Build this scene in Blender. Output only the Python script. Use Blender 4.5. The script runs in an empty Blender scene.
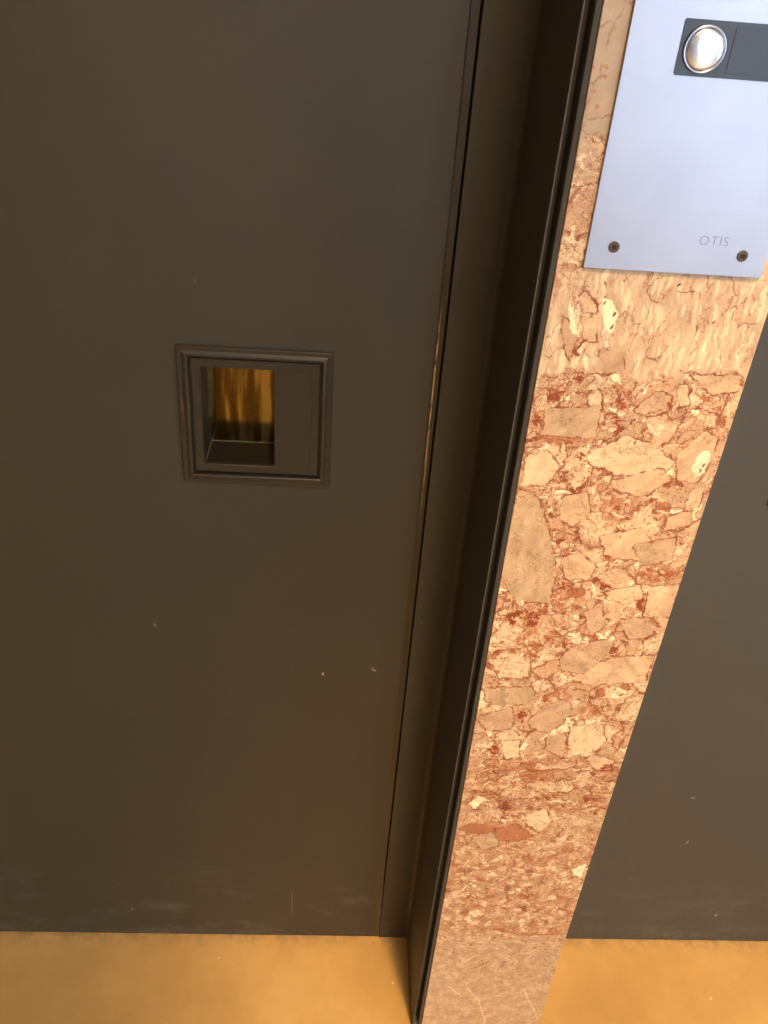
import bpy, bmesh, math
from mathutils import Vector, Matrix

scene = bpy.context.scene
COL = scene.collection
for e in ('Standard',):
    scene.view_settings.view_transform = e
scene.view_settings.look = 'None'
scene.view_settings.gamma = 1.0
scene.view_settings.use_curve_mapping = False
scene.view_settings.exposure = 0.0

# ----------------------------------------------------------------- place, in metres
YW = 0.678          # plane of the two landing doors
YM = 0.554          # front of the marble pilaster
ROOM_X0, ROOM_X1, ROOM_Y0, ROOM_H = -2.6, 3.2, -4.2, 2.75
DOOR_H = 2.10

# ================================================================= node helper
class NT:
    """tiny wrapper so that node maths reads like maths"""
    def __init__(self, name):
        self.m = bpy.data.materials.new(name)
        self.m.use_nodes = True
        self.t = self.m.node_tree
        self.bsdf = self.t.nodes['Principled BSDF']
        self.out = self.t.nodes['Material Output']
    def new(self, typ, **kw):
        n = self.t.nodes.new(typ)
        for k, v in kw.items():
            setattr(n, k, v)
        return n
    def put(self, sock, v):
        if isinstance(v, bpy.types.NodeSocket):
            self.t.links.new(v, sock)
        elif isinstance(v, (tuple, list)) and sock.type == 'RGBA' and len(v) == 3:
            sock.default_value = (*v, 1)
        else:
            sock.default_value = v
    def math(self, op, a, b=None, c=None, clamp=False):
        n = self.new('ShaderNodeMath', operation=op, use_clamp=clamp)
        for i, v in enumerate((a, b, c)):
            if v is not None:
                self.put(n.inputs[i], v)
        return n.outputs[0]
    def add(self, a, b): return self.math('ADD', a, b)
    def sub(self, a, b): return self.math('SUBTRACT', a, b)
    def mul(self, a, b): return self.math('MULTIPLY', a, b)
    def mx(self, a, b): return self.math('MAXIMUM', a, b)
    def mn(self, a, b): return self.math('MINIMUM', a, b)
    def step(self, v, lo, hi, a=0.0, b=1.0, kind='SMOOTHSTEP'):
        n = self.new('ShaderNodeMapRange', interpolation_type=kind, clamp=True) if kind == 'LINEAR' else self.new('ShaderNodeMapRange', interpolation_type=kind)
        self.put(n.inputs[0], v)
        self.put(n.inputs[1], lo); self.put(n.inputs[2], hi)
        self.put(n.inputs[3], a); self.put(n.inputs[4], b)
        return n.outputs[0]
    def vmath(self, op, a, b=None, scale=None):
        n = self.new('ShaderNodeVectorMath', operation=op)
        self.put(n.inputs[0], a)
        if b is not None: self.put(n.inputs[1], b)
        if scale is not None: self.put(n.inputs['Scale'], scale)
        return n.outputs['Value'] if op in ('DOT_PRODUCT', 'LENGTH', 'DISTANCE') else n.outputs['Vector']
    def xyz(self, x, y, z=0.0):
        n = self.new('ShaderNodeCombineXYZ')
        for i, v in enumerate((x, y, z)): self.put(n.inputs[i], v)
        return n.outputs[0]
    def sep(self, v):
        n = self.new('ShaderNodeSeparateXYZ'); self.put(n.inputs[0], v)
        return n.outputs
    def coords(self):
        return self.new('ShaderNodeTexCoord').outputs['Object']
    def noise(self, p, scale=1.0, detail=2.0, rough=0.5, col=False, dist=0.0):
        n = self.new('ShaderNodeTexNoise')
        self.put(n.inputs['Vector'], p)
        n.inputs['Scale'].default_value = scale
        n.inputs['Detail'].default_value = detail
        n.inputs['Roughness'].default_value = rough
        n.inputs['Distortion'].default_value = dist
        return n.outputs['Color'] if col else n.outputs[0]
    def voro(self, p, scale=1.0, edge=False, rnd=1.0):
        n = self.new('ShaderNodeTexVoronoi', voronoi_dimensions='2D', feature='DISTANCE_TO_EDGE' if edge else 'F1')
        self.put(n.inputs['Vector'], p)
        n.inputs['Scale'].default_value = scale
        n.inputs['Randomness'].default_value = rnd
        return n.outputs['Distance'], (None if edge else n.outputs['Color'])
    def mix(self, f, a, b, blend='MIX'):
        n = self.new('ShaderNodeMix', data_type='RGBA', blend_type=blend)
        n.clamp_factor = True
        self.put(n.inputs[0], f); self.put(n.inputs[6], a); self.put(n.inputs[7], b)
        return n.outputs[2]
    def ramp(self, f, stops, interp='LINEAR'):
        n = self.new('ShaderNodeValToRGB')
        n.color_ramp.interpolation = interp
        el = n.color_ramp.elements
        while len(el) < len(stops): el.new(0.5)
        for e, (p, c) in zip(el, stops):
            e.position = p; e.color = (*c, 1)
        self.put(n.inputs[0], f)
        return n.outputs[0]
    def bump(self, h, strength=0.2, dist=0.001):
        n = self.new('ShaderNodeBump')
        n.inputs['Strength'].default_value = strength
        n.inputs['Distance'].default_value = dist
        self.put(n.inputs['Height'], h)
        self.t.links.new(n.outputs[0], self.bsdf.inputs['Normal'])
    def set(self, **kw):
        names = dict(color='Base Color', rough='Roughness', metal='Metallic', spec='Specular IOR Level', coat='Coat Weight',
                     coat_rough='Coat Roughness', aniso='Anisotropic', ior='IOR', trans='Transmission Weight')
        for k, v in kw.items():
            self.put(self.bsdf.inputs[names[k]], v)
        return self
    def blob(self, P, cx, cy, rx, ry, ang=0.0, soft=0.3):
        """1 inside a small ellipse mark of its own shape, 0 outside"""
        d = self.vmath('SUBTRACT', P, (cx, cy, 0))
        c, s = math.cos(ang), math.sin(ang)
        u = self.vmath('DOT_PRODUCT', d, (c / rx, s / rx, 0))
        v = self.vmath('DOT_PRODUCT', d, (-s / ry, c / ry, 0))
        r = self.math('SQRT', self.add(self.mul(u, u), self.mul(v, v)))
        return self.step(r, 1.0 + soft, 1.0 - soft)
    def seg(self, P, a, b):
        """distance from P to the segment a-b"""
        ax, ay = a; bx, by = b
        L = math.hypot(bx - ax, by - ay)
        dx, dy = (bx - ax) / L, (by - ay) / L
        d = self.vmath('SUBTRACT', P, (ax, ay, 0))
        t = self.vmath('DOT_PRODUCT', d, (dx, dy, 0))
        t2 = self.mn(self.mx(t, 0.0), L)
        proj = self.vmath('SCALE', (dx, dy, 0), scale=t2)
        return self.vmath('LENGTH', self.vmath('SUBTRACT', d, proj))

def srgb(r, g, b):
    f = lambda c: (c / 255 / 12.92) if c <= 10 else ((c / 255 + 0.055) / 1.055) ** 2.4
    return (f(r), f(g), f(b))

# ================================================================= materials
def hull(pts):
    pts = sorted(set(pts))
    def half(ps):
        h = []
        for p in ps:
            while len(h) >= 2 and (h[-1][0]-h[-2][0])*(p[1]-h[-2][1]) - (h[-1][1]-h[-2][1])*(p[0]-h[-2][0]) <= 0:
                h.pop()
            h.append(p)
        return h
    a, b = half(pts), half(pts[::-1])
    return a[:-1] + b[:-1]

CLASTS = [  # breccia fragments of the slab: colour name, outline in centimetres on the slab
 ('stain', [(14.55, 86.43), (15.8, 86.83), (17.88, 86.81), (18.33, 86.46), (16.89, 86.04), (15.17, 86.08)]),
 ('stain', [(20.2, 81.42), (20.98, 81.94), (22.4, 81.83), (22.77, 81.31), (21.87, 80.78), (20.69, 80.9)]),
 ('stain', [(20.69, 79.82), (21.3, 80.38), (22.48, 80.24), (22.82, 79.66), (22.11, 79.09), (21.12, 79.24)]),
 ('stain', [(15.71, 68.22), (16.33, 70.64), (18.03, 69.83), (18.78, 67.13), (18.04, 64.58), (16.57, 65.47)]),
 ('stain', [(18.28, 71.51), (18.83, 72.47), (20.01, 72.18), (20.41, 71.13), (19.77, 70.14), (18.78, 70.46)]),
 ('stain', [(23.22, 58.4), (23.92, 59.37), (25.38, 59.08), (25.85, 58.04), (25.02, 57.05), (23.8, 57.36)]),
 ('stain', [(25.49, 74.55), (26.6, 75.34), (28.69, 75.16), (29.27, 74.35), (27.98, 73.54), (26.24, 73.74)]),
 ('stain', [(19.49, 60.36), (20.51, 61.01), (22.32, 60.86), (22.78, 60.19), (21.59, 59.53), (20.09, 59.7)]),
 ('stain', [(15.78, 50.78), (17.53, 51.53), (20.48, 51.38), (21.14, 50.63), (19.12, 49.86), (16.68, 50.04)]),
 ('stain', [(13.88, 40.75), (16.44, 42.12), (20.8, 41.78), (21.82, 40.34), (18.85, 38.92), (15.23, 39.31)]),
 ('stain', [(19.34, 49.46), (20.61, 50.21), (22.83, 50.02), (23.38, 49.25), (21.9, 48.49), (20.06, 48.69)]),
 ('stain', [(13.86, 98.4), (13.9, 99.26), (14.25, 98.96), (14.48, 98.0), (14.42, 97.12), (14.11, 97.43)]),
 ('stain', [(24.95, 80.94), (25.21, 81.69), (25.98, 81.45), (26.31, 80.63), (25.99, 79.86), (25.34, 80.11)]),
 ('peachcream', [(24.95, 92.31), (28.76, 92.37), (28.76, 91.11), (27.0, 90.78)]),
 ('peachcream', [(21.37, 78.08), (24.44, 79.01), (26.05, 77.43), (25.17, 75.88), (22.28, 76.15)]),
 ('peachcream', [(17.65, 81.49), (19.42, 82.13), (20.32, 80.05), (18.94, 78.83), (17.83, 79.64)]),
 ('peachcream', [(27.58, 82.55), (28.56, 83.05), (28.69, 81.4), (27.54, 80.88)]),
 ('peachcream', [(18.57, 75.57), (20.06, 76.44), (21.66, 75.11), (21.29, 73.64), (19.41, 73.76)]),
 ('peachcream', [(26.46, 80.07), (28.02, 80.9), (28.54, 79.6), (26.47, 78.72)]),
 ('cream', [(14.31, 85.05), (15.82, 85.65), (16.97, 84.32), (16.33, 82.69), (14.35, 82.41)]),
 ('cream', [(17.96, 90.2), (18.73, 90.72), (19.21, 89.15), (18.36, 88.94)]),
 ('cream', [(24.18, 91.33), (24.87, 91.53), (25.58, 89.98), (24.92, 89.62)]),
 ('cream', [(15.16, 95.04), (15.69, 95.21), (16.3, 93.49), (15.79, 93.16)]),
 ('taupe', [(18.1, 93.74), (19.59, 94.12), (20.16, 92.19), (18.76, 91.96)]),
 ('taupe', [(22.41, 90.13), (23.21, 90.49), (23.63, 89.39), (22.79, 89.18)]),
 ('taupe', [(21.63, 70.23), (22.89, 70.83), (23.85, 68.77), (22.68, 67.58)]),
 ('taupe', [(24.92, 69.49), (27.48, 69.83), (28.14, 67.82), (26.31, 67.28)]),
 ('greybeige', [(24.33, 77.35), (27.59, 78.19), (27.83, 76.01), (25.32, 75.28)]),
 ('greybeige', [(14.95,88.92),(19.01,89.38),(19.18,86.76),(15.39,86.81)]),
 ('greybeige', [(14.22,82.23),(15.68,81.48),(16.99,78.93),(18.52,74.03),(18.45,71.06),(15.34,71.25),(13.5,74.84)]),
 ('greybeige', [(14.23,61.0),(18.68,61.31),(19.27,59.44),(16.2,58.8),(14.63,59.38)]),
 ('greybeige', [(15.79,39.66),(17.78,40.54),(18.93,38.42),(17.13,37.52)]),
 ('cream', [(18.54,85.02),(21.38,87.13),(23.84,86.41),(25.64,85.13),(25.1,83.86),(21.26,83.84)]),
 ('cream', [(22.83,72.34),(25.69,73.32),(26.3,72.18),(26.01,70.87),(24.43,71.34)]),
 ('cream', [(23.05,56.31),(25.89,56.95),(26.91,54.41),(26.17,53.27),(23.56,52.04)]),
 ('cream', [(20.88,43.54),(22.71,44.39),(23.79,42.36),(22.71,40.7),(21.14,41.95)]),
 ('cream', [(16.89,54.03),(18.57,54.37),(18.77,51.86),(17.5,51.82)]),
 ('peachcream', [(21.16,83.21),(23.33,84.04),(24.92,84.56),(25.68,83.45),(24.07,81.91),(21.55,82.51)]),
 ('peachcream', [(25.69,85.82),(27.24,87.78),(28.41,87.42),(28.49,85.54),(28.02,83.57),(26.3,83.48)]),
 ('peachcream', [(26.65,73.26),(29.16,73.49),(29.1,70.01),(26.93,69.91)]),
 ('peachcream', [(21.89,62.44),(24.19,64.6),(26.55,65.42),(28.89,65.52),(28.74,62.35),(23.77,61.77)]),
 ('peachcream', [(15.87,97.48),(16.27,97.91),(17.1,97.2),(17.19,96.44),(16.36,96.39)]),
 ('peachcream', [(16.31,95.96),(17.48,96.03),(17.68,94.38),(16.91,94.33)]),
 ('peachcream', [(25.32,52.1),(26.31,52.57),(28.26,51.78),(28.22,50.62),(26.76,50.43)]),
 ('taupe', [(21.57,89.28),(22.97,90.87),(24.01,90.54),(24.22,89.42),(22.66,88.77)]),
 ('taupe', [(20.38,64.68),(21.43,66.25),(23.66,67.16),(24.97,66.87),(24.75,65.81),(23.04,63.1),(20.98,63.38)]),
 ('taupe', [(14.1,57.02),(17.05,58.7),(17.66,57.16),(17.39,55.82),(15.44,55.47)]),
 ('taupe', [(18.95,56.81),(20.1,58.96),(21.92,59.8),(22.62,59.06),(22.45,56.95),(20.88,55.55),(19.36,56.03)]),
 ('taupe', [(21.0,54.87),(22.72,55.48),(23.22,53.85),(23.07,52.02),(21.28,53.22)]),
 ('taupe', [(14.91,96.02),(15.7,95.5),(16.35,94.67),(16.06,92.87),(15.75,93.38)]),
 ('pink', [(18.03,41.04),(20.1,41.92),(22.06,40.18),(20.55,38.97),(18.81,39.25)]),
 ('pink', [(14.27,40.92),(15.51,41.93),(17.75,41.52),(17.88,40.55),(15.52,40.15)]),
 ('white', [(27.16,84.68),(27.4,86.09),(28.02,86.38),(28.41,85.53),(28.16,84.2),(27.6,83.64)]),
 ('white', [(17.41,97.36),(18.19,97.27),(18.8,96.39),(18.75,95.02),(18.11,95.35),(17.65,96.54)]),
 ('white', [(15.19,97.44),(15.66,96.42),(16.38,94.89),(16.04,94.8),(15.39,96.05)]),
 ('white', [(14.81,45.06),(15.69,46.16),(16.37,45.58),(15.46,43.99)]),
 ('white', [(27.34,34.16),(28.71,35.62),(28.73,32.76)]),
 ('white', [(16.87,93.82),(17.14,93.53),(17.73,92.06),(17.21,92.49)]),
 ('rust', [(16.56,95.04),(16.83,94.4),(16.41,92.89),(16.07,93.55)]),
 ('rust', [(14.8, 90.22), (15.25, 90.68), (16.12, 90.57), (16.36, 90.08), (15.83, 89.61), (15.11, 89.74)]),
 ('rust', [(16.95, 90.45), (17.39, 90.72), (18.16, 90.67), (18.36, 90.4), (17.85, 90.12), (17.21, 90.18)]),
 ('rust', [(20.19, 88.06), (20.39, 88.73), (20.97, 88.51), (21.23, 87.79), (20.99, 87.11), (20.5, 87.33)]),
 ('rust', [(17.94, 85.31), (18.15, 85.77), (18.64, 85.63), (18.82, 85.13), (18.57, 84.67), (18.16, 84.82)]),
 ('rust', [(14.19, 88.15), (14.34, 88.64), (14.73, 88.48), (14.89, 87.94), (14.71, 87.44), (14.38, 87.6)]),
 ('rust', [(20.19, 89.78), (20.28, 90.17), (20.6, 90.05), (20.74, 89.62), (20.62, 89.23), (20.36, 89.36)]),
 ('rust', [(23.87, 89.92), (23.99, 90.38), (24.4, 90.23), (24.59, 89.74), (24.44, 89.27), (24.1, 89.43)]),
 ('rust', [(28.62, 79.91), (28.88, 80.19), (29.44, 80.12), (29.62, 79.83), (29.31, 79.54), (28.84, 79.62)]),
 ('rust', [(25.89, 71.36), (26.0, 72.06), (26.48, 71.82), (26.75, 71.05), (26.6, 70.34), (26.19, 70.59)]),
 ('rust', [(22.18, 72.99), (22.55, 73.39), (23.27, 73.28), (23.49, 72.86), (23.06, 72.46), (22.46, 72.57)]),
 ('rust', [(18.59, 73.14), (18.81, 73.73), (19.35, 73.54), (19.57, 72.89), (19.31, 72.28), (18.85, 72.49)]),
 ('rust', [(14.91, 69.48), (15.27, 70.16), (16.01, 69.94), (16.25, 69.21), (15.84, 68.52), (15.22, 68.75)]),
 ('rust', [(16.57, 69.42), (16.92, 70.23), (17.72, 69.97), (18.01, 69.09), (17.59, 68.26), (16.92, 68.54)]),
 ('rust', [(17.67, 57.74), (17.88, 58.48), (18.44, 58.23), (18.66, 57.41), (18.4, 56.66), (17.94, 56.92)]),
 ('rust', [(15.56, 53.15), (15.89, 53.72), (16.55, 53.53), (16.76, 52.92), (16.37, 52.34), (15.82, 52.53)]),
 ('rust', [(27.08, 50.79), (27.56, 51.33), (28.53, 51.17), (28.83, 50.59), (28.26, 50.04), (27.46, 50.21)]),
 ('rust', [(22.99, 54.04), (22.98, 54.81), (23.24, 54.53), (23.45, 53.67), (23.44, 52.88), (23.21, 53.17)]),
 ('rust', [(16.66, 91.58), (16.85, 91.93), (17.27, 91.83), (17.41, 91.46), (17.19, 91.1), (16.84, 91.21)]),
]
STONE = dict(greybeige=(.52,.37,.235), cream=(.67,.515,.335), peachcream=(.62,.435,.28), taupe=(.54,.37,.24), pink=(.42,.19,.105),
             white=(.80,.69,.48), rust=(.29,.075,.03), stain=(.40,.16,.07), peach=(.57,.37,.235), vein=(.20,.055,.025), dark=(.10,.06,.035))

def marble(lo, hi):
    """the slab's figure; lo..hi is the stretch (cm above the floor) whose named fragments are laid in"""
    near = lambda zs: max(zs) > lo - 1.5 and min(zs) < hi + 1.5
    n = NT('breccia marble')
    x, y, z = n.sep(n.coords())
    X = n.add(n.mul(x, 100), n.mul(n.sub(y, YM), 100))          # the figure turns the corner of the slab
    Z = n.mul(z, 100)
    P = n.xyz(X, Z, 0.0)
    w1 = n.vmath('SCALE', n.vmath('SUBTRACT', n.noise(P, .32, 2, .5, True), (.5, .5, .5)), scale=2.6)
    w2 = n.vmath('SCALE', n.vmath('SUBTRACT', n.noise(P, 1.7, 3, .6, True), (.5, .5, .5)), scale=.75)
    W = n.vmath('ADD', n.vmath('ADD', P, w1), w2)
    zw = n.add(Z, n.mul(n.sub(n.noise(P, .35, 3, .6), .5), 5.0))
    # zones of the slab, from the top: plain, flowing upright, breccia, lying and fine, plain
    m_top = n.step(zw, 106.5, 107.3)
    m_up = n.mul(n.step(zw, 91.6, 92.2), n.sub(1.0, m_top))
    m_lie = n.mul(n.step(zw, 43.2, 44.2), n.sub(1.0, n.step(zw, 52.0, 52.6)))
    m_fine = n.sub(1.0, n.step(zw, 40.5, 43.0))
    m_up = n.mul(m_up, n.mx(n.step(n.add(X, n.mul(n.sub(n.noise(P, .5, 3, .6), .5), 3.0)), 15.5, 15.9), n.step(zw, 99.5, 97.5)))
    m_low = n.sub(1.0, n.step(n.add(zw, n.mul(n.sub(n.noise(P, .9, 5, .7), .5), 5.0)), 21.6, 22.4))
    # stretch of the figure
    sx = n.add(n.add(1.0, n.mul(m_lie, -.48)), n.mul(m_fine, .15))
    sz = n.add(n.add(1.0, n.mul(m_lie, .75)), n.mul(m_fine, .35))
    wx, wz, _ = n.sep(W)
    Q = n.xyz(n.mul(wx, sx), n.mul(wz, sz), 0.0)
    _, c1 = n.voro(Q, .36)
    e1, _ = n.voro(Q, .36, True)
    _, c2 = n.voro(Q, 1.15)
    e2, _ = n.voro(Q, 1.15, True)
    e3, _ = n.voro(n.vmath('ADD', Q, (31.0, 7.0, 0)), 2.3, True)
    r1, g1, b1 = n.sep(c1)
    r2, g2, b2 = n.sep(c2)
    nz = n.noise(P, .55, 4, .6)
    nf = n.noise(P, 3.2, 4, .65)
    stones = [(0, STONE['taupe']), (.2, STONE['peach']), (.38, STONE['cream']), (.55, STONE['peachcream']), (.7, STONE['greybeige']), (.84, STONE['cream']), (.95, STONE['white'])]
    small = [(0, STONE['peach']), (.25, STONE['cream']), (.5, STONE['peachcream']), (.68, STONE['white']), (.8, STONE['taupe']), (.93, STONE['pink'])]
    big = n.ramp(r1, stones, 'CONSTANT')
    lit = n.ramp(r2, small, 'CONSTANT')
    # shares of matrix (small fragments) between the large clasts
    thr = n.step(n.noise(P, .28, 2, .5), .38, .70, .02, .30, 'LINEAR')
    ismat = n.mx(n.step(n.sub(thr, e1), -.01, .02), n.mul(m_fine, .0))
    ismat = n.mx(ismat, n.step(g1, .62, .64))                   # some cells crushed all through
    ismat = n.mx(ismat, m_fine)
    col = n.mix(ismat, big, lit)
    # rust cement and veins
    ew = n.step(nz, .40, .68, .022, .12, 'LINEAR')
    v2 = n.mul(n.step(e2, ew, 0.0), ismat)
    v1 = n.mul(n.step(e1, n.step(nz, .4, .65, .02, .11, 'LINEAR'), .0), .9)
    vx = n.mul(n.mul(n.step(e2, .035, .0), n.step(n.noise(n.vmath('ADD', P, (17, 41, 0)), .6, 3, .6), .50, .58)), .8)
    v1 = n.mx(v1, vx)
    v3 = n.mul(n.mul(n.step(e3, .055, .0), n.step(n.noise(P, .8, 3, .6), .42, .54)), .85)
    rustpatch = n.mul(n.step(n.noise(P, .62, 5, .66, dist=.6), .565, .62), ismat)
    # filament veins: where a warped noise crosses its middle value
    def filament(vec, sc, w, m0, m1, off):
        v = n.vmath('ADD', vec, off)
        r = n.math('ABSOLUTE', n.sub(n.noise(v, sc, 4, .6), .5))
        return n.mul(n.step(r, w, 0.0), n.step(n.noise(n.vmath('ADD', P, off), .45, 3, .6), m0, m1))
    F1 = filament(Q, .6, .022, .42, .54, (12.0, 4.0, 0))
    F2 = filament(n.xyz(n.mul(wx, .55), n.mul(wz, 1.5), 0.0), .75, .03, .42, .55, (3.0, 61.0, 0))
    F3 = filament(n.xyz(n.mul(wx, .6), n.mul(wz, 1.3), 0.0), 1.5, .04, .40, .52, (44.0, 9.0, 0))
    zlow = n.mx(m_lie, m_fine)
    fil = n.mx(n.mul(F1, .85), n.mul(n.mx(F2, F3), n.mul(zlow, .9)))
    # crushed matrix: tiny chips afloat in rust cement
    e4, _ = n.voro(n.vmath('ADD', Q, (5.0, 53.0, 0)), 3.1, True)
    _, c4 = n.voro(n.vmath('ADD', Q, (5.0, 53.0, 0)), 3.1)
    chips = n.ramp(n.sep(c4)[0], [(0, STONE['peach']), (.3, STONE['cream']), (.55, STONE['peachcream']), (.75, STONE['white']), (.86, STONE['pink'])], 'CONSTANT')
    crushed = n.mix(n.step(e4, n.step(nf, .35, .7, .04, .20, 'LINEAR'), .01), chips, (.33,.105,.045))
    mcr = n.mul(n.mul(ismat, n.sub(1.0, m_fine)), n.step(n.noise(n.vmath('ADD', P, (90, 3, 0)), .42, 4, .6), .52, .57))
    col = n.mix(mcr, col, crushed)
    # upright, flowing zone: peach ground with cream tongues and slanting cracks
    U = n.xyz(n.mul(n.add(n.mul(X, .6), n.mul(wx, .4)), 1.5), n.mul(n.add(n.mul(Z, .6), n.mul(wz, .4)), .36), 0.0)
    un = n.noise(U, .9, 4, .6)
    ucol = n.ramp(un, [(.28, (.48,.335,.225)), (.45, (.58,.42,.28)), (.58, (.66,.49,.33)), (.70, STONE['white'])])
    ud, uc = n.voro(n.vmath('SCALE', U, scale=.72), 1.1)
    ucol = n.mix(n.mul(n.step(ud, .36, .26), n.step(n.sep(uc)[0], .55, .6)), ucol, (.74,.60,.40))
    S = n.xyz(n.add(n.mul(wx, .9), n.mul(wz, -.55)), n.add(n.mul(wx, .3), n.mul(wz, .3)), 0.0)
    se, _ = n.voro(S, .75, True)
    U2 = n.vmath('ADD', U, (0.0, 0.0, 9.0))
    tn = n.noise(U2, 1.5, 5, .65)
    ucol = n.mix(n.step(tn, .50, .58, 0, .6), ucol, (.50,.36,.25))
    ud2, uc2 = n.voro(n.vmath('SCALE', U, scale=.8), 2.0)
    ucol = n.mix(n.mul(n.step(ud2, .34, .24), n.mul(n.step(n.sep(uc2)[1], .60, .64), .8)), ucol, (.74,.60,.42))
    uf = filament(U2, .8, .02, .45, .55, (8.0, 21.0, 0))
    ucol = n.mix(n.mul(uf, .8), ucol, (.40,.17,.09))
    ucrack = n.mul(n.step(se, .03, .0), n.step(n.noise(P, .7, 3, .6), .46, .56))
    ucol = n.mix(n.mul(ucrack, .8), ucol, STONE['vein'])
    rust = n.mul(n.mx(n.mx(n.mx(v2, v1), fil), n.mx(v3, rustpatch)), n.step(nf, .2, .5, .55, 1.0))
    fine_dim = n.sub(1.0, n.mul(m_fine, .15))
    rustcol = n.ramp(nf, [(.3, (.15,.04,.018)), (.55, (.28,.075,.03)), (.75, (.40,.135,.06))])
    brec = n.mix(n.mul(rust, fine_dim), col, rustcol)
    # soft blotches inside every stone
    brec = n.mix(n.step(nf, .5, .8, 0, .3), brec, (.76,.60,.40))
    brec = n.mix(n.step(n.noise(P, 1.1, 4, .65), .5, .75, 0, .28), brec, (.47,.29,.17))
    brec = n.mix(n.mul(n.step(n.noise(n.vmath('ADD', W, (7, 77, 0)), .9, 5, .68), .56, .64), .75), brec, (.80,.69,.48))
    brec = n.mix(n.mul(m_fine, n.mul(n.step(n.noise(W, .9, 4, .65), .48, .62), .35)), brec, (.66,.47,.30))
    brec = n.mix(n.mul(zlow, .22), brec, n.mix(1.0, brec, (.88,.74,.64), 'MULTIPLY'))
    streak = n.mul(zlow, n.step(n.noise(n.xyz(n.mul(wx, .25), n.mul(wz, .8), 0.0), .8, 4, .6), .54, .66))
    brec = n.mix(n.mul(streak, .48), brec, (.47,.21,.11))
    col = n.mix(m_up, brec, ucol)
    # plain zones
    nl = n.noise(W, .8, 6, .7)
    plain = n.ramp(nl, [(.34, (.42,.29,.185)), (.5, (.50,.355,.23)), (.64, (.62,.455,.30))])
    topc = n.ramp(nl, [(.3, (.44,.33,.225)), (.6, (.50,.375,.26)), (.8, (.56,.43,.31))])
    te, _ = n.voro(W, .42, True)
    topc = n.mix(n.mul(n.step(te, .05, .0), n.step(nz, .42, .55)), topc, (.36,.17,.10))
    topc = n.mix(n.step(n.noise(P, .6, 4, .6), .60, .66), topc, (.46,.16,.08))
    col = n.mix(m_top, col, topc)
    speck = n.mul(n.step(n.noise(n.xyz(wx, n.mul(wz, 1.6)), 1.5, 4, .65), .55, .60), n.step(n.sub(n.add(Z, n.mul(X, .25)), 18.0), -5.0, 8.0, .25, 1.0))
    plain = n.mix(speck, plain, (.36,.15,.075))
    fleck = n.mul(n.step(n.noise(W, 1.5, 5, .7), .56, .66), .7)
    plain = n.mix(fleck, plain, (.70,.54,.36))
    col = n.mix(m_low, col, plain)
    # the large named fragments
    CW = n.vmath('ADD', P, n.vmath('SCALE', n.vmath('SUBTRACT', n.noise(P, 1.3, 4, .6, True), (.5, .5, .5)), scale=.85))
    CR = n.vmath('ADD', CW, n.vmath('SCALE', n.vmath('SUBTRACT', n.noise(P, 2.6, 5, .7, True), (.5, .5, .5)), scale=1.5))
    for i, (kind, pts) in enumerate(CLASTS):
        if not near([p[1] for p in pts]): continue
        CE = CR if kind in ('rust', 'stain') else CW
        h = hull(pts)
        d = None
        for (ax, az), (bx, bz) in zip(h, h[1:] + h[:1]):
            L = math.hypot(bx - ax, bz - az)
            nx, nzz = (bz - az) / L, -(bx - ax) / L
            e = n.math('SUBTRACT', n.vmath('DOT_PRODUCT', CE, (nx, nzz, 0)), nx * ax + nzz * az)
            d = e if d is None else n.math('SMOOTH_MAX', d, e, .35)
        c = STONE[kind]
        inner = c
        if kind not in ('rust', 'stain'):
            t = nf if i % 2 else nz
            rot = (i * 37) % 180
            ca, sa = math.cos(math.radians(rot)), math.sin(math.radians(rot))
            sx_, sy_, _ = n.sep(CW)
            SV = n.xyz(n.add(n.mul(sx_, ca), n.mul(sy_, sa)), n.mul(n.add(n.mul(sx_, -sa), n.mul(sy_, ca)), .35), i * 3.0)
            t = n.noise(SV, .9, 6, .66)
            inner = n.ramp(t, [(.34, tuple(v * .80 for v in c)), (.5, c), (.62, tuple(min(.86, v * 1.08 + .01) for v in c)), (.70, tuple(min(.86, v * 1.22 + .03) for v in c))])
            inner = n.mix(n.mul(n.step(n.noise(CW, 2.4, 5, .7), .60, .68), .5), inner, tuple(v * .55 for v in c))
        rim = (.24, .065, .03)
        if kind not in ('rust', 'white', 'stain'):
            halo = n.mul(n.step(n.math('ABSOLUTE', n.sub(d, .04)), .15, .02), n.step(n.noise(n.vmath('ADD', P, (i * 5.0, 0, 0)), .8, 4, .6), .40, .58, .05, .95))
            col = n.mix(halo, col, rim)
        if kind == 'stain':                                     # iron staining soaks in between the chips
            sm = n.mul(n.step(d, .35, -.35), n.step(n.noise(n.vmath('ADD', P, (0, i * 7.0, 0)), 1.2, 5, .7), .40, .60))
            col = n.mix(n.mul(sm, .8), col, inner)
        else:
            fill = n.step(d, .04, -.04)
            if kind == 'rust':                                  # rust cement still holds a few pale chips
                held = n.mul(n.step(e4, .05, .10), n.step(n.sep(c4)[1], .50, .54))
                fill = n.mul(fill, n.sub(1.0, n.mul(held, .85)))
            col = n.mix(fill, col, inner)
    # hairline cracks, crumbs and bruises running across everything
    hair = n.mul(filament(CW, 1.1, .016, .42, .54, (21.0, 33.0, 0)), n.sub(1.0, n.mul(m_up, .7)))
    notlow = n.sub(1.0, n.mx(n.mul(m_low, .6), m_top))
    col = n.mix(n.mul(n.mul(hair, .8), notlow), col, (.24,.075,.035))
    crumb = n.mul(n.step(n.noise(n.vmath('ADD', CR, (71.0, 5.0, 0)), 1.6, 5, .72), .60, .66), notlow)
    col = n.mix(n.mul(crumb, .55), col, (.78,.66,.45))
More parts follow.
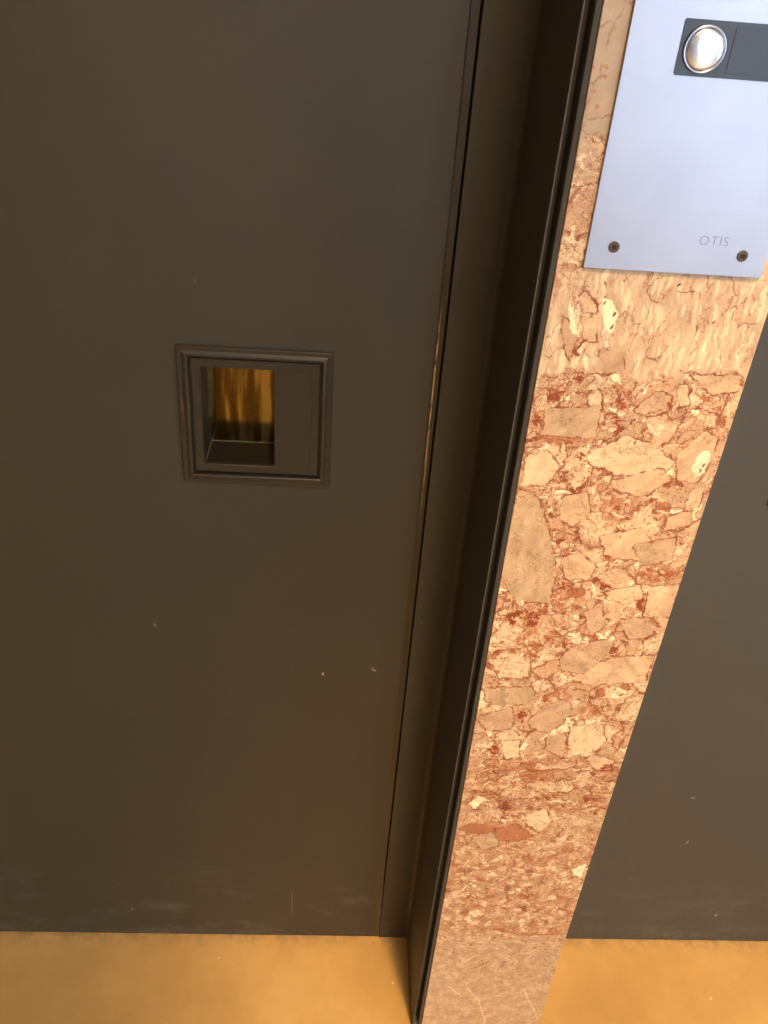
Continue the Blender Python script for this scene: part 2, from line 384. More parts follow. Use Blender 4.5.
    bruise = n.mul(n.step(n.noise(n.vmath('ADD', CR, (7.0, 95.0, 0)), 1.3, 5, .72), .60, .68), n.mul(notlow, n.sub(1.0, n.mul(m_up, .8))))
    col = n.mix(n.mul(bruise, .5), col, (.40,.185,.095))
    # single veins
    for a, b, w, c, s in [((18.83,10.25),(20.56,7.47),.16,(.72,.55,.36),.8), ((20.56,7.47),(22.33,1.87),.16,(.72,.55,.36),.8),
                          ((16.43,10.67),(18.31,8.38),.16,(.70,.53,.35),.8), ((26.02,9.91),(28.99,2.71),.2,(.70,.53,.35),.7),
                          ((18.92,14.54),(20.66,16.1),.14,(.36,.13,.07),.85), ((14.0,22.9),(20.31,23.0),.14,(.36,.13,.07),.6),
                          ((20.31,23.0),(23.88,21.86),.17,(.36,.13,.07),.85), ((23.88,21.86),(29.03,22.18),.2,(.36,.13,.07),.8),
                          ((23.65,99.17),(23.03,97.9),.05,STONE['vein'],.9), ((27.45,98.02),(25.46,96.2),.07,STONE['vein'],.9),
                          ((22.08,96.15),(21.56,94.82),.05,STONE['vein'],.9),
                          ((18.7,85.37),(22.12,88.82),.10,STONE['vein'],.9), ((22.12,88.82),(25.01,89.87),.06,STONE['vein'],.9)]:
        if not near([a[1], b[1]]): continue
        dd = n.seg(CW, a, b)
        col = n.mix(n.mul(n.step(dd, w, w * .4), s), col, c)
    # small dark pits
    for bx, bz, r in [(28.0,84.9,.13), (27.85,84.45,.1), (17.75,97.0,.13), (18.5,96.3,.12), (18.55,95.5,.1), (22.3,86.6,.1), (22.5,98.6,.12)]:
        if not near([bz]): continue
        col = n.mix(n.mul(n.blob(CW, bx, bz, r * .7, r * 1.3, -.3), .85), col, STONE['dark'])
    gm = n.new('ShaderNodeGamma'); n.put(gm.inputs[0], col); gm.inputs[1].default_value = 1.22
    col = n.mix(1.0, gm.outputs[0], (1.10, 1.08, 1.05), 'MULTIPLY')
    n.set(color=col, rough=.34, spec=.35)
    return n.m

def bronze(name, tone=(.060,.051,.034), marks=(), scuff=True, rough=.62, spec=.8):
    n = NT(name)
    co = n.coords()
    x, y, z = n.sep(co)
    P = n.xyz(n.mul(x, 100), n.mul(z, 100), n.mul(y, 100))
    mott = n.noise(P, .09, 5, .6)
    fine = n.noise(P, 2.2, 4, .7)
    col = n.ramp(mott, [(.3, tuple(c * .9 for c in tone)), (.7, tuple(c * 1.1 for c in tone))])
    col = n.mix(n.step(fine, .3, .8, 0, .25), col, tuple(c * 1.25 for c in tone))
    r = n.step(fine, .3, .75, rough - .04, rough + .06, 'LINEAR')
    if scuff:                                                   # dusty scuffs rubbed on near the floor
        S = n.xyz(n.mul(x, 100), n.mul(z, 230), 0.0)
        sm = n.mul(n.step(n.noise(S, .11, 5, .7), .50, .72), n.step(z, .22, .0))
        col = n.mix(n.mul(sm, .55), col, tuple(c * 2.3 for c in (.052,.047,.040)))
        ds = n.mul(n.step(n.noise(P, 1.4, 5, .75), .52, .66), n.step(z, .028, .0))
        col = n.mix(n.mul(ds, .6), col, (.16,.14,.11))
    P2 = n.xyz(n.mul(x, 100), n.mul(z, 100), 0.0)
    for bx, bz, rx, rz, ang, c, a in marks:
        col = n.mix(n.mul(n.mul(n.blob(P2, bx, bz, rx, rz, ang, .25 if rx < 1 else .95), a), 1.0 if rx < 1 else n.step(n.noise(P, .7, 5, .7), .35, .7)), col, c)
    n.set(color=col, rough=r, spec=spec)
    n.bump(fine, .10, .0006)
    return n.m

def floor_mat():
    n = NT('golden polished floor')
    co = n.coords()
    a = n.noise(co, 3.0, 6, .62)
    b = n.noise(co, 14.0, 5, .7)
    c = n.ramp(a, [(.34, (.44,.25,.085)), (.5, (.55,.32,.108)), (.66, (.64,.395,.15))])
    c = n.mix(n.step(b, .45, .75, 0, .3), c, (.45,.26,.095))
    c = n.mix(n.mul(n.step(n.noise(co, 45.0, 4, .7), .63, .72), .25), c, (.25,.14,.05))
    x, y, z = n.sep(co)
    P = n.xyz(n.mul(x, 100), n.mul(y, 100), 0.0)
    # a worn, dusty line along the doors and some pale crumbs trodden in
    edge = n.mul(n.step(y, .655, .678), n.step(n.noise(co, 60.0, 5, .7), .42, .6))
    c = n.mix(n.mul(edge, .6), c, (.30,.20,.10))
    for bx, by, r in [(54.2, 59.7, .16), (10.6, 61.4, .12), (-13.2, 64.6, .1)]:
        c = n.mix(n.blob(P, bx, by, r, r * .8), c, (.8,.7,.55))
    n.set(color=c, rough=n.step(b, .3, .8, .30, .45, 'LINEAR'), spec=.45)
    n.bump(b, .06, .001)
    return n.m

def plain_mat(name, color, rough=.6, metal=0.0, spec=.4, var=.06, scale=20.0):
    n = NT(name)
    a = n.noise(n.coords(), scale, 4, .6)
    n.set(color=n.mix(n.step(a, .3, .7), tuple(c * (1 - var) for c in color), tuple(min(1, c * (1 + var)) for c in color)),
          rough=rough, metal=metal, spec=spec)
    return n.m

def steel_mat():
    n = NT('satin stainless steel')
    co = n.coords()
    x, y, z = n.sep(co)
    L = n.xyz(n.mul(x, 500), 0.0, n.mul(z, 9000))
    brush = n.noise(n.xyz(n.mul(x, 6), 0.0, n.mul(z, 1400)), 1.0, 4, .7)
    cloud = n.noise(co, 22.0, 3, .5)
    c = n.ramp(cloud, [(.3, (.415,.43,.50)), (.7, (.455,.47,.54))])
    n.set(color=c, metal=1.0, rough=n.step(brush, .3, .7, .42, .50, 'LINEAR'))
    n.bump(brush, .03, .0003)
    return n.m

def brass_mat():
    n = NT('aged polished brass')
    co = n.coords()
    x, y, z = n.sep(co)
    V = n.xyz(n.mul(x, 95), n.mul(z, 9), 0.0)
    a = n.noise(V, 1.0, 2, .5)
    b = n.noise(co, 400.0, 3, .6)
    c = n.ramp(a, [(.42, (.11,.078,.026)), (.5, (.15,.108,.036)), (.60, (.42,.33,.13))])
    c = n.mix(n.step(b, .5, .7, 0, .3), c, (.30,.15,.03))
    n.set(color=c, metal=1.0, rough=n.step(a, .35, .65, .20, .12, 'LINEAR'))
    n.bump(a, .06, .001)
    return n.m

def glass_mat():
    n = NT('clear window glass')
    t = n.new('ShaderNodeBsdfTransparent')
    t.inputs[0].default_value = (.93, .96, .97, 1)
    g = n.new('ShaderNodeBsdfGlossy'); g.inputs['Roughness'].default_value = .02
    f = n.new('ShaderNodeFresnel'); f.inputs[0].default_value = 1.45
    m = n.new('ShaderNodeMixShader')
    n.t.links.new(f.outputs[0], m.inputs[0]); n.t.links.new(t.outputs[0], m.inputs[1]); n.t.links.new(g.outputs[0], m.inputs[2])
    n.t.links.new(m.outputs[0], n.out.inputs[0])
    return n.m

def lamp_mat(color, power):
    n = NT('lit lamp diffuser')
    n.set(color=(.9,.88,.82))
    n.put(n.bsdf.inputs['Emission Color'], color)
    n.bsdf.inputs['Emission Strength'].default_value = power
    return n.m

FLECK = (.42,.38,.28)
BRONZE = (.034,.0245,.008)
M = dict(
    door=bronze('dark bronze door paint', BRONZE, marks=[
        (-.48, 50.28, .13, .22, 0, FLECK, .9), (5.04, 51.1, .26, .14, -.5, (.36,.27,.13), .9), (4.8, 51.4, .12, .1, 0, (.22,.13,.05), .9),
        (-18.06, 56.44, .2, .25, .3, (.16,.14,.11), .8), (-3.5, 8.0, .09, 3.0, 0, (.13,.115,.09), .7), (4.5, 8.5, 2.6, .9, .1, (.12,.108,.088), .5),
        (-25.0, 6.0, .2, .25, 0, (.2,.18,.15), .8), (-12.0, 93.0, .15, .12, 0, (.13,.11,.08), .5)]),
    door_sheen=bronze('dark bronze door paint, second door', (.043,.036,.022), marks=[  # lighter, greyer tone stands in for daylight sheen on this door
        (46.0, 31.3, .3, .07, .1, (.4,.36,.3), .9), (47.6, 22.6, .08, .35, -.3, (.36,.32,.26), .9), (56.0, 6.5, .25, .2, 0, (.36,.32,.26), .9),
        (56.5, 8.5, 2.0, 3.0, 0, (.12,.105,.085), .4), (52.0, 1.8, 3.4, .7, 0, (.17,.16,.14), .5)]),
    frame=bronze('dark bronze frame paint', (.037,.031,.021), marks=[(9.6, 58.0, .1, .14, 0, (.2,.17,.12), .7)]),
    pull=bronze('dark bronze pull', (.029,.024,.015), scuff=False, rough=.34, spec=.6),
    cup=bronze('blackened cup lining', (.016,.013,.008), scuff=False, rough=.5, spec=.35),  # darker colour carries the shade inside the recess
    bead=plain_mat('worn bronze bead', (.20,.155,.09), .4, .5, .5, .2, 300),
    steel=steel_mat(), brass=brass_mat(), floor=floor_mat(), glass=glass_mat(),
    strip=plain_mat('slate grey moulded plastic', (.020,.024,.038), .36, 0, .5, .08, 60),
    chrome=plain_mat('polished chrome', (.86,.86,.88), .09, 1.0, .5, .01, 30),
    ring=plain_mat('dulled ring metal', (.42,.44,.50), .28, 1.0, .5, .02, 30),
    button=plain_mat('satin button metal', (.92,.92,.94), .24, 1.0, .5, .01, 30),
    screw=plain_mat('browned steel', (.105,.075,.055), .5, .6, .5, .25, 900),
    socket=plain_mat('dark screw socket', (.03,.022,.018), .7, 0, .3, .1, 900),
    letter=plain_mat('engraved steel shade', (.24,.25,.30), .5, 1.0, .5, .05, 400),
    wall=plain_mat('warm white plaster', (.62,.53,.40), .85, 0, .3, .04, 6),
    wood=plain_mat('dark panelled wall', (.12,.095,.07), .6, 0, .4, .15, 5),
    ceiling=plain_mat('white ceiling', (.72,.67,.58), .9, 0, .2, .03, 5),
    winframe=plain_mat('grey window metal', (.30,.31,.33), .4, .8, .5, .05, 30),
    paving=plain_mat('pale street paving', (.62,.62,.62), .85, 0, .3, .1, 3),
)
# the worn fold on the door edge: paint rubbed to brass at hand height
def edge_mat():
    n = NT('bronze edge rubbed bright')
    x, y, z = n.sep(n.coords())
    P = n.xyz(n.mul(x, 100), n.mul(z, 100), 0.0)
    a = n.noise(n.xyz(n.mul(x, 900), n.mul(z, 60), 0.0), 1.0, 5, .7)
    worn = n.mul(n.mul(n.step(z, .68, .80), n.step(z, .93, .885)), n.step(a, .40, .55))
    low = n.mul(n.mul(n.mul(n.step(z, .26, .16), n.step(a, .46, .58)), .7), n.step(x, .0856, .0859))
    ex = n.add(.0797, n.mul(n.sub(1.1376, z), .0063))
    worn = n.mul(worn, n.step(n.math('ABSOLUTE', n.sub(x, n.add(ex, .0002))), .0009, .0004))
    col = n.mix(n.mul(worn, .95), BRONZE, (.55,.40,.18))
    col = n.mix(low, col, (.26,.20,.12))
    n.set(color=col, rough=.4, metal=n.mul(worn, .6), spec=.5)
    return n.m
M['edge'] = edge_mat()

# ================================================================= geometry helpers
def link(name, bm, mat, parent=None, smooth=False):
    me = bpy.data.meshes.new(name)
    bmesh.ops.recalc_face_normals(bm, faces=bm.faces)
    bm.to_mesh(me); bm.free()
    me.materials.append(mat)
    if smooth:
        for p in me.polygons: p.use_smooth = True
    o = bpy.data.objects.new(name, me)
    COL.objects.link(o)
    if parent: o.parent = parent
    return o

def tag(o, label=None, cat=None, kind=None, group=None):
    for k, v in (('label', label), ('category', cat), ('kind', kind), ('group', group)):
        if v: o[k] = v
    return o

def add_box(bm, x0, x1, y0, y1, z0, z1, bevel=0.0):
    r = bmesh.ops.create_cube(bm, size=1.0)
    for v in r['verts']:
        v.co = Vector(((x0 + x1) / 2 + v.co.x * (x1 - x0), (y0 + y1) / 2 + v.co.y * (y1 - y0), (z0 + z1) / 2 + v.co.z * (z1 - z0)))
    if bevel:
        es = list({e for v in r['verts'] for e in v.link_edges})
        bmesh.ops.bevel(bm, geom=es, offset=bevel, segments=2, affect='EDGES', profile=.5)
    return bm

def box(*a, **k): return add_box(bmesh.new(), *a, **k)

def slab_with_holes(xs, zs, solid, y0, y1):
    """a slab in the xz plane from a grid of cells; solid(i, j) says which cells are filled"""
    bm = bmesh.new()
    nx, nz = len(xs) - 1, len(zs) - 1
    vf = {}
    def V(i, j, k):
        if (i, j, k) not in vf: vf[i, j, k] = bm.verts.new((xs[i], (y0, y1)[k], zs[j]))
        return vf[i, j, k]
    ok = lambda i, j: 0 <= i < nx and 0 <= j < nz and solid(i, j)
    for i in range(nx):
        for j in range(nz):
            if not ok(i, j): continue
            for k in (0, 1):
                bm.faces.new([V(i, j, k), V(i+1, j, k), V(i+1, j+1, k), V(i, j+1, k)])
            for di, dj, a, b in ((-1, 0, (i, j), (i, j+1)), (1, 0, (i+1, j), (i+1, j+1)), (0, -1, (i, j), (i+1, j)), (0, 1, (i, j+1), (i+1, j+1))):
                if not ok(i + di, j + dj):
                    bm.faces.new([V(*a, 0), V(*b, 0), V(*b, 1), V(*a, 1)])
    return bm

def extrude_profile(pts, z0, z1):
    """closed outline in the xy plane drawn up from z0 to z1"""
    bm = bmesh.new()
    lo = [bm.verts.new((x, y, z0)) for x, y in pts]
    hi = [bm.verts.new((x, y, z1)) for x, y in pts]
    k = len(pts)
    for i in range(k):
        bm.faces.new([lo[i], lo[(i+1) % k], hi[(i+1) % k], hi[i]])
    bm.faces.new(lo); bm.faces.new(hi)
    return bm

def lathe(prof, cx, y, cz, seg=48, sx=1.0):
    """(radius, distance out of the wall) turned about the axis that points out of the wall (-y)"""
    bm = bmesh.new()
    rings = []
    for r, h in prof:
        if r < 1e-7: rings.append([bm.verts.new((cx, y - h, cz))])
        else: rings.append([bm.verts.new((cx + r * math.cos(2*math.pi*i/seg), y - h, cz + r * math.sin(2*math.pi*i/seg))) for i in range(seg)])
    for a, b in zip(rings, rings[1:]):
        for i in range(seg):
            j = (i + 1) % seg
            q = [a[i % len(a)], a[j % len(a)], b[j % len(b)], b[i % len(b)]]
            u = []
            for v in q:
                if v not in u: u.append(v)
            if len(u) > 2: bm.faces.new(u)
    return bm

# ================================================================= the setting
XL0, SEAM = -0.700, 0.0865           # left door: left edge and seam
PX0, PX1 = 0.1400, 0.2915            # marble pilaster
XR0, XR1 = 0.2925, 1.080             # right door

o = link('floor', box(ROOM_X0, ROOM_X1, ROOM_Y0, YW + .16, -.05, 0), M['floor'])
tag(o, 'golden yellow polished floor running up to both lift doors', 'floor', 'structure')
o = link('ceiling', box(ROOM_X0, ROOM_X1, ROOM_Y0, YW + .16, ROOM_H, ROOM_H + .05), M['ceiling'])
tag(o, 'plain pale ceiling of the lift lobby', 'ceiling', 'structure')
bm = bmesh.new()
add_box(bm, ROOM_X0, XL0 - .004, YW - .02, YW + .16, 0, ROOM_H)
add_box(bm, XR1 + .004, ROOM_X1, YW - .02, YW + .16, 0, ROOM_H)
add_box(bm, XL0 - .004, XR1 + .004, YW - .02, YW + .16, DOOR_H + .004, ROOM_H)
tag(link('wall_front', bm, M['wall']), 'plaster wall around and above the two lift doors', 'wall', 'structure')
# dark backing of the shafts behind the doors
tag(link('wall_back', box(XL0 - .3, XR1 + .3, YW + .17, YW + .2, 0, ROOM_H), M['frame']), 'dark shaft wall behind both lift doors', 'wall', 'structure')
tag(link('wall_left', box(ROOM_X0 - .1, ROOM_X0, ROOM_Y0, YW + .16, 0, ROOM_H), M['wood']), 'dark panelled side wall to the left of the lobby', 'wall', 'structure')
VY0, VY1 = -4.0, -.7
bm = bmesh.new()
add_box(bm, ROOM_X1, ROOM_X1 + .1, ROOM_Y0, VY0, 0, ROOM_H)
add_box(bm, ROOM_X1, ROOM_X1 + .1, VY1, YW + .16, 0, ROOM_H)
add_box(bm, ROOM_X1, ROOM_X1 + .1, VY0, VY1, 0, .06)
add_box(bm, ROOM_X1, ROOM_X1 + .1, VY0, VY1, 2.45, ROOM_H)
tag(link('wall_right', bm, M['wall']), 'plaster side wall to the right of the lobby', 'wall', 'structure')
# rear wall with the glazed street front that lights the lobby
WX0, WX1, WZ0, WZ1 = 1.45, 3.1, 0.06, 2.45
bm = slab_with_holes([ROOM_X0 - .1, WX0, WX1, ROOM_X1 + .1], [0, WZ0, WZ1, ROOM_H], lambda i, j: not (i == 1 and j == 1), ROOM_Y0 - .15, ROOM_Y0)
tag(link('wall_rear', bm, M['wood']), 'dark panelled rear wall holding the glazed street front', 'wall', 'structure')
win = bmesh.new()
f = .05
for a in ((WX0, WX0 + f, WZ0, WZ1), (WX1 - f, WX1, WZ0, WZ1), (WX0 + f, WX1 - f, WZ0, WZ0 + f), (WX0 + f, WX1 - f, WZ1 - f, WZ1), (2.25, 2.30, WZ0 + f, WZ1 - f)):
    add_box(win, a[0], a[1], ROOM_Y0 - .11, ROOM_Y0 - .05, a[2], a[3])
w = tag(link('window_1', win, M['winframe']), 'tall glazed street front with grey metal frame', 'window', 'structure')
for a, b in ((WX0 + f, 2.25), (2.30, WX1 - f)):
    link('pane', box(a, b, ROOM_Y0 - .083, ROOM_Y0 - .077, WZ0 + f, WZ1 - f), M['glass'], w)
win = bmesh.new()
for a in ((VY0, VY0 + f, WZ0, WZ1), (VY1 - f, VY1, WZ0, WZ1), (VY0 + f, VY1 - f, WZ0, WZ0 + f), (VY0 + f, VY1 - f, WZ1 - f, WZ1), (-2.375, -2.325, WZ0 + f, WZ1 - f)):
    add_box(win, ROOM_X1 + .03, ROOM_X1 + .08, a[0], a[1], a[2], a[3])
w = tag(link('window_2', win, M['winframe']), 'tall side window with grey metal frame in the right wall', 'window', 'structure')
for a, b in ((VY0 + f, -2.375), (-2.325, VY1 - f)):
    link('pane', box(ROOM_X1 + .052, ROOM_X1 + .058, a, b, WZ0 + f, WZ1 - f), M['glass'], w)
bm = box(-12, 16, ROOM_Y0 - 14, ROOM_Y0 - .15, -.1, -.02)
add_box(bm, ROOM_X1 + .1, 16, ROOM_Y0 - .15, 12, -.1, -.02)
tag(link('pavement', bm, M['paving']), 'pale paving outside the street front', 'pavement', 'structure')

# ----------------------------------------------------------------- marble pilaster
BANDS = [0, 36, 50.4, 60.2, 70.6, 83.2, 92, 300]
bm = box(PX0, PX1, YM, YW + .10, 0.0005, ROOM_H)
bmesh.ops.bevel(bm, geom=[e for e in bm.edges if abs(e.verts[0].co.z - e.verts[1].co.z) > 1], offset=.0003, segments=2, affect='EDGES')
for zc in BANDS[1:-1]:
    bmesh.ops.bisect_plane(bm, geom=bm.verts[:] + bm.edges[:] + bm.faces[:], plane_co=(0, 0, zc / 100), plane_no=(0, 0, 1))
for fc in bm.faces:
    zc = fc.calc_center_median().z * 100
    fc.material_index = max(k for k in range(len(BANDS) - 1) if zc >= BANDS[k])
mats = [marble(b0, b1) for b0, b1 in zip(BANDS, BANDS[1:])]
pil = link('marble_pilaster', bm, mats[0])
for mm in mats[1:]: pil.data.materials.append(mm)
tag(pil, 'pink and cream breccia marble pilaster between the two dark lift doors', 'pilaster', 'structure')

# ----------------------------------------------------------------- bent metal door frame on its left side
def arc(cx, cy, r, a0, a1, k):
    return [(cx + r * math.cos(math.radians(a0 + (a1 - a0) * i / k)), cy + r * math.sin(math.radians(a0 + (a1 - a0) * i / k))) for i in range(k + 1)]
prof = [(.0880, YW + .035), (.0880, YW + .0006), (.0886, YW)]
prof += arc(.1285 - .006, YW - .006, .006, 90, 0, 6)
prof += [(.1285, YM + .0045)]
prof += arc(.1285 + .0007, YM + .0022, .0007, 180, 360, 8)
prof += [(.1301, YM + .0130), (.1352, YM + .0130), (.1356, YM + .0030), (.1362, YM + .0013), (.1388, YM + .0006), (.1397, YM + .0012), (.1397, YW + .035)]
bm = extrude_profile(prof, .0005, DOOR_H)
add_box(bm, .1299, .1354, YM + .003, YM + .0135, .0005, .012)
o = link('door_frame', bm, M['frame'])
tag(o, 'dark bronze metal door frame folded around the left edge of the marble', 'door frame', 'structure')

# ----------------------------------------------------------------- recessed pulls and doors
def pull_parts(parent, x0, mirror=False):
    """square recessed pull: moulded rim and cup, brass back plate, cover plate over one side"""
    W_, z0, z1 = .1335, .7418, .8748
    x1 = x0 + W_
    # rim rings: (inset, height out of the door)
    rings = [(0, -.001), (0, .0026), (.0006, .0032), (.0040, .0030), (.0066, .0044), (.0082, .0046), (.0090, .0040), (.0093, -.0022), (.0107, -.0022),
             (.0112, .0010), (.0118, .0014), (.0186, .0014), (.0190, .0010), (.0190, -.0030)]
    bm = bmesh.new()
    loops = []
    for ins, h in rings:
        loops.append([bm.verts.new((x, YW - h, z)) for x, z in ((x0 + ins, z0 + ins), (x1 - ins, z0 + ins), (x1 - ins, z1 - ins), (x0 + ins, z1 - ins))])
    for a, b in zip(loops, loops[1:]):
        for i in range(4):
            j = (i + 1) % 4
            bm.faces.new([a[i], a[j], b[j], b[i]])
    for v in bm.verts: pass
    p = link('recessed_pull', bm, M['pull'], parent)
    i = .0190
    hx0, hx1, hz0, hz1 = x0 + i, x1 - i, z0 + i, z1 - i
    bm = bmesh.new()
    loops = [[bm.verts.new((x, YW - h, z)) for x, z in ((hx0, hz0), (hx1, hz0), (hx1, hz1), (hx0, hz1))] for h in (-.0030, -.0445)]
    for k in range(4):
        bm.faces.new([loops[0][k], loops[0][(k + 1) % 4], loops[1][(k + 1) % 4], loops[1][k]])
    link('cup', bm, M['cup'], p)
    bm = bmesh.new()                                            # worn bead where back and floor of the cup meet
    add_box(bm, hx0, hx1, YW + .0422, YW + .0437, hz0, hz0 + .0011, bevel=.0004)
    add_box(bm, hx0, hx0 + .0010, YW + .004, YW + .0437, hz0, hz0 + .0009, bevel=.0003)
    link('cup_bead', bm, M['bead'], p)
    link('back_plate', box(hx0 - .001, hx1 + .001, YW + .0435, YW + .0465, hz0 - .001, hz1 + .001), M['brass'], p)
    cw = .0318
    cx0, cx1 = (hx0 - .0002, hx0 + cw) if mirror else (hx1 - cw, hx1 + .0002)
    cb = box(cx0, cx1, YW - .0022, YW + .0022, hz0 - .0002, hz1 + .0002, bevel=.0005)
    link('cover_plate', cb, M['pull'], p)
    return p

def door(name, x0, x1, px, mat, label, mirror=False):
    hx0, hx1, hz0, hz1 = px + .003, px + .1335 - .003, .7418 + .003, .8748 - .003
    bm = slab_with_holes([x0, hx0, hx1, x1], [.003, hz0, hz1, DOOR_H], lambda i, j: not (i == 1 and j == 1), YW, YW + .05)
    d = link(name, bm, mat)
    tag(d, label, 'door', 'structure')
    pull_parts(d, px, mirror)
    return d

d1 = door('door_1', XL0, .0790, -.1393, M['door'], 'dark bronze painted lift door with square recessed pull, left of the marble')
# folded edge strip, a slim wedge that narrows towards the floor, with a fine groove beside it
bm = bmesh.new()
def edge_x(z): return .0797 + (1.1376 - z) * .0063
zs = [.003, DOOR_H]
cols = []
for z in zs:
    xa = edge_x(z)
    cols.append([bm.verts.new(c) for c in ((.0790, YW, z), (xa - .0009, YW, z), (xa - .0005, YW + .0005, z), (xa, YW + .0005, z), (xa + .0004, YW - .0003, z), (.0858, YW - .0004, z), (.0864, YW + .0004, z), (.0864, YW + .05, z), (.0790, YW + .05, z))])
k = len(cols[0])
for i in range(k):
    bm.faces.new([cols[0][i], cols[0][(i+1) % k], cols[1][(i+1) % k], cols[1][i]])
bm.faces.new(cols[0]); bm.faces.new(cols[1])
tag(link('edge_strip', bm, M['edge'], d1), 'rubbed folded edge of the left door')
d2 = door('door_2', XR0, XR1, .4165, M['door_sheen'], 'dark painted lift door partly seen to the right of the marble', mirror=True)

# ================================================================= call station on the marble
cs = bpy.data.objects.new('call_station', None)
cs.location = (0, 0, 0)
COL.objects.link(cs)
cs.empty_display_size = .05
tag(cs, 'brushed steel lift call plate with round button screwed to the marble pilaster', 'call panel')
PY = YM - .0024                       # face of the plate
SX0, SX1, SZ0, SZ1 = .1880, .2485, 1.1104, 1.1395
xs = [.1570, SX0 + .0006, SX1 - .0006, .2778]
zs = [.9945, SZ0 + .0006, SZ1 - .0006, 1.2555]
bm = slab_with_holes(xs, zs, lambda i, j: not (i == 1 and j == 1), PY, YM - .0001)
fp = link('face_plate', bm, M['steel'], cs)
bv = fp.modifiers.new('edge', 'BEVEL'); bv.width = .0004; bv.segments = 2; bv.limit_method = 'ANGLE'
tag(fp, 'brushed steel plate')
bm = box(SX0, SX1, PY - .0005, YM - .0004, SZ0, SZ1)
bmesh.ops.bevel(bm, geom=[e for e in bm.edges if abs(e.verts[0].co.y - e.verts[1].co.y) > .001], offset=.0008, segments=3, affect='EDGES')
st = tag(link('button_strip', bm, M['strip'], cs), 'dark grey strip around the button')
SY = PY - .0005
# fine moulded line along the strip
link('raised_panel', box(.2185, .2470, SY - .0003, SY + .0001, 1.1132, 1.1367, bevel=.0001), M['strip'], st)
BX, BZ = .2027, 1.1246
link('button_ring', lathe([(.0126, -.0002), (.0126, .0008), (.0123, .0013), (.0116, .0013), (.0110, .0006), (.0108, -.0002)], BX, SY, BZ), M['ring'], st, True)
link('call_button', lathe([(.0106, -.0003), (.0106, .0012), (.0104, .0015)] + [(.0104 * math.sin(math.radians(a)) / math.sin(math.radians(12)), .0015 + .0104 / math.sin(math.radians(12)) * (math.cos(math.radians(a)) - math.cos(math.radians(12)))) for a in (11, 10, 8.5, 7, 5.5, 4, 2, 0)], BX, SY, BZ), M['button'], st, True)
for sx, sz in ((.1746, 1.0092), (.2610, 1.0085)):
    s = link('screw', lathe([(.0037, -.0003), (.0037, .0004), (.0033, .0008), (.0019, .0008), (.0017, .0003), (0, .0003)], sx, PY, sz, 24), M['screw'], cs, False)
    link('screw_socket', lathe([(.00165, .0002), (.00165, .00045), (0, .00045)], sx, PY, sz, 6), M['socket'], s)
# engraved maker's lettering
cu = bpy.data.curves.new('lettering', 'FONT')
cu.body = 'OTIS'
cu.size = .0088
cu.space_character = 1.12
cu.extrude = .00006
cu.offset = -.00012
cu.align_x = 'CENTER'
tmp = bpy.data.objects.new('lettering_source', cu)
COL.objects.link(tmp)
bpy.context.view_layer.update()
me = bpy.data.meshes.new_from_object(tmp.evaluated_get(bpy.context.evaluated_depsgraph_get()))
bpy.data.objects.remove(tmp)
me.transform(Matrix.Translation((.2395, PY - .00006, 1.0140)) @ Matrix.Rotation(math.pi / 2, 4, 'X'))
me.materials.clear(); me.materials.append(M['letter'])
lt = bpy.data.objects.new('lettering', me)
COL.objects.link(lt); lt.parent = cs

# ================================================================= light
wd = bpy.data.worlds.new('daylight'); scene.world = wd
wd.use_nodes = True
wd.node_tree.nodes['Background'].inputs[0].default_value = (.78, .86, 1.0, 1)
wd.node_tree.nodes['Background'].inputs[1].default_value = 11.5

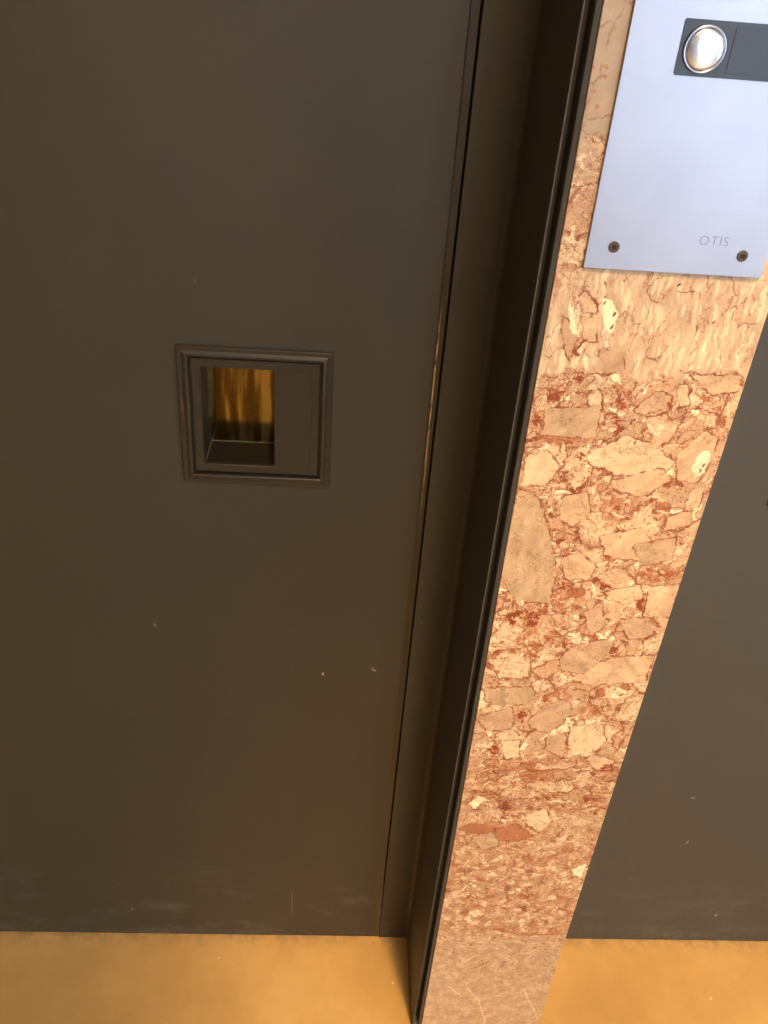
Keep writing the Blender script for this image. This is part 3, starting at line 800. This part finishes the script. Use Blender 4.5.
def area(name, loc, rot, sx, sy, power, color, portal=False):
    l = bpy.data.lights.new(name, 'AREA')
    l.shape = 'RECTANGLE'; l.size = sx; l.size_y = sy; l.energy = power; l.color = color
    if portal: l.cycles.is_portal = True
    ob = bpy.data.objects.new(name, l)
    ob.location = loc; ob.rotation_euler = rot
    COL.objects.link(ob)
    return ob
area('daylight_portal', ((WX0 + WX1) / 2, ROOM_Y0 - .2, (WZ0 + WZ1) / 2), (math.radians(-90), 0, 0), WX1 - WX0, WZ1 - WZ0, 1, (1, 1, 1), True)
area('daylight_portal', (ROOM_X1 + .2, (VY0 + VY1) / 2, (WZ0 + WZ1) / 2), (0, math.radians(90), 0), WZ1 - WZ0, VY1 - VY0, 1, (1, 1, 1), True)
WARM = (1.0, .78, .50)
for lx, ly, p in ((.35, -.75, 31), (.3, -2.6, 22)):
    bm = box(lx - .22, lx + .22, ly - .22, ly + .22, ROOM_H - .045, ROOM_H - .0005, bevel=.006)
    c = link('ceiling_lamp', bm, M['winframe'])
    tag(c, 'square ceiling lamp in front of the lift doors' if ly > -2 else 'square ceiling lamp near the street front', 'ceiling lamp', 'structure')
    link('diffuser', box(lx - .19, lx + .19, ly - .19, ly + .19, ROOM_H - .052, ROOM_H - .0445), lamp_mat((*WARM, 1), 4.0), c)
    area('lamp_light', (lx, ly, ROOM_H - .06), (0, 0, 0), .38, .38, p, WARM)
# added warm spot; its narrow beam imitates a person's shadow left of the pilaster
SP = Vector((.38, -.45, ROOM_H - .10)); AIM = Vector((.31, .56, .22))
sl = bpy.data.lights.new('added_spot', 'SPOT')
sl.energy = 290; sl.color = (1.0, .68, .34); sl.shadow_soft_size = .11
sl.spot_size = math.radians(24); sl.spot_blend = .8
so = bpy.data.objects.new('added_spot', sl); so.location = SP
so.rotation_euler = (AIM - SP).to_track_quat('-Z', 'Y').to_euler()
COL.objects.link(so)
sb = bmesh.new()
bmesh.ops.create_cone(sb, cap_ends=False, segments=32, radius1=.045, radius2=.06, depth=.10, matrix=Matrix.Translation(SP) @ (AIM - SP).to_track_quat('Z', 'Y').to_matrix().to_4x4() @ Matrix.Translation((0, 0, -.02)))
add_box(sb, SP.x - .01, SP.x + .01, SP.y - .08, SP.y - .06, ROOM_H - .06, ROOM_H - .0005)
add_box(sb, SP.x - .012, SP.x + .012, SP.y - .085, SP.y - .02, ROOM_H - .075, ROOM_H - .055)
tag(link('added_spot_body', sb, M['winframe']), 'small added ceiling spot, unseen, lighting the marble pilaster', 'ceiling spot', 'structure')

# ================================================================= camera
f_px = 842.746
pitch, roll, yaw = .568763926, .0800313334, -.0699046593
cy_, sy_ = math.cos(yaw), math.sin(yaw)
fw = Vector((-sy_ * math.cos(pitch), cy_ * math.cos(pitch), -math.sin(pitch)))
r0 = Vector((cy_, sy_, 0)); u0 = r0.cross(fw)
c_, s_ = math.cos(roll), math.sin(roll)
right = c_ * r0 + s_ * u0
up = -s_ * r0 + c_ * u0
cam = bpy.data.cameras.new('camera')
cam.sensor_fit = 'VERTICAL'
cam.sensor_height = 36.0
cam.lens = f_px * 36.0 / 1024
cam.clip_start = .01
co = bpy.data.objects.new('camera', cam)
m = Matrix((right, up, -fw)).transposed().to_4x4()
m.translation = Vector((0, 0, 1.15))
co.matrix_world = m
COL.objects.link(co)
scene.camera = co
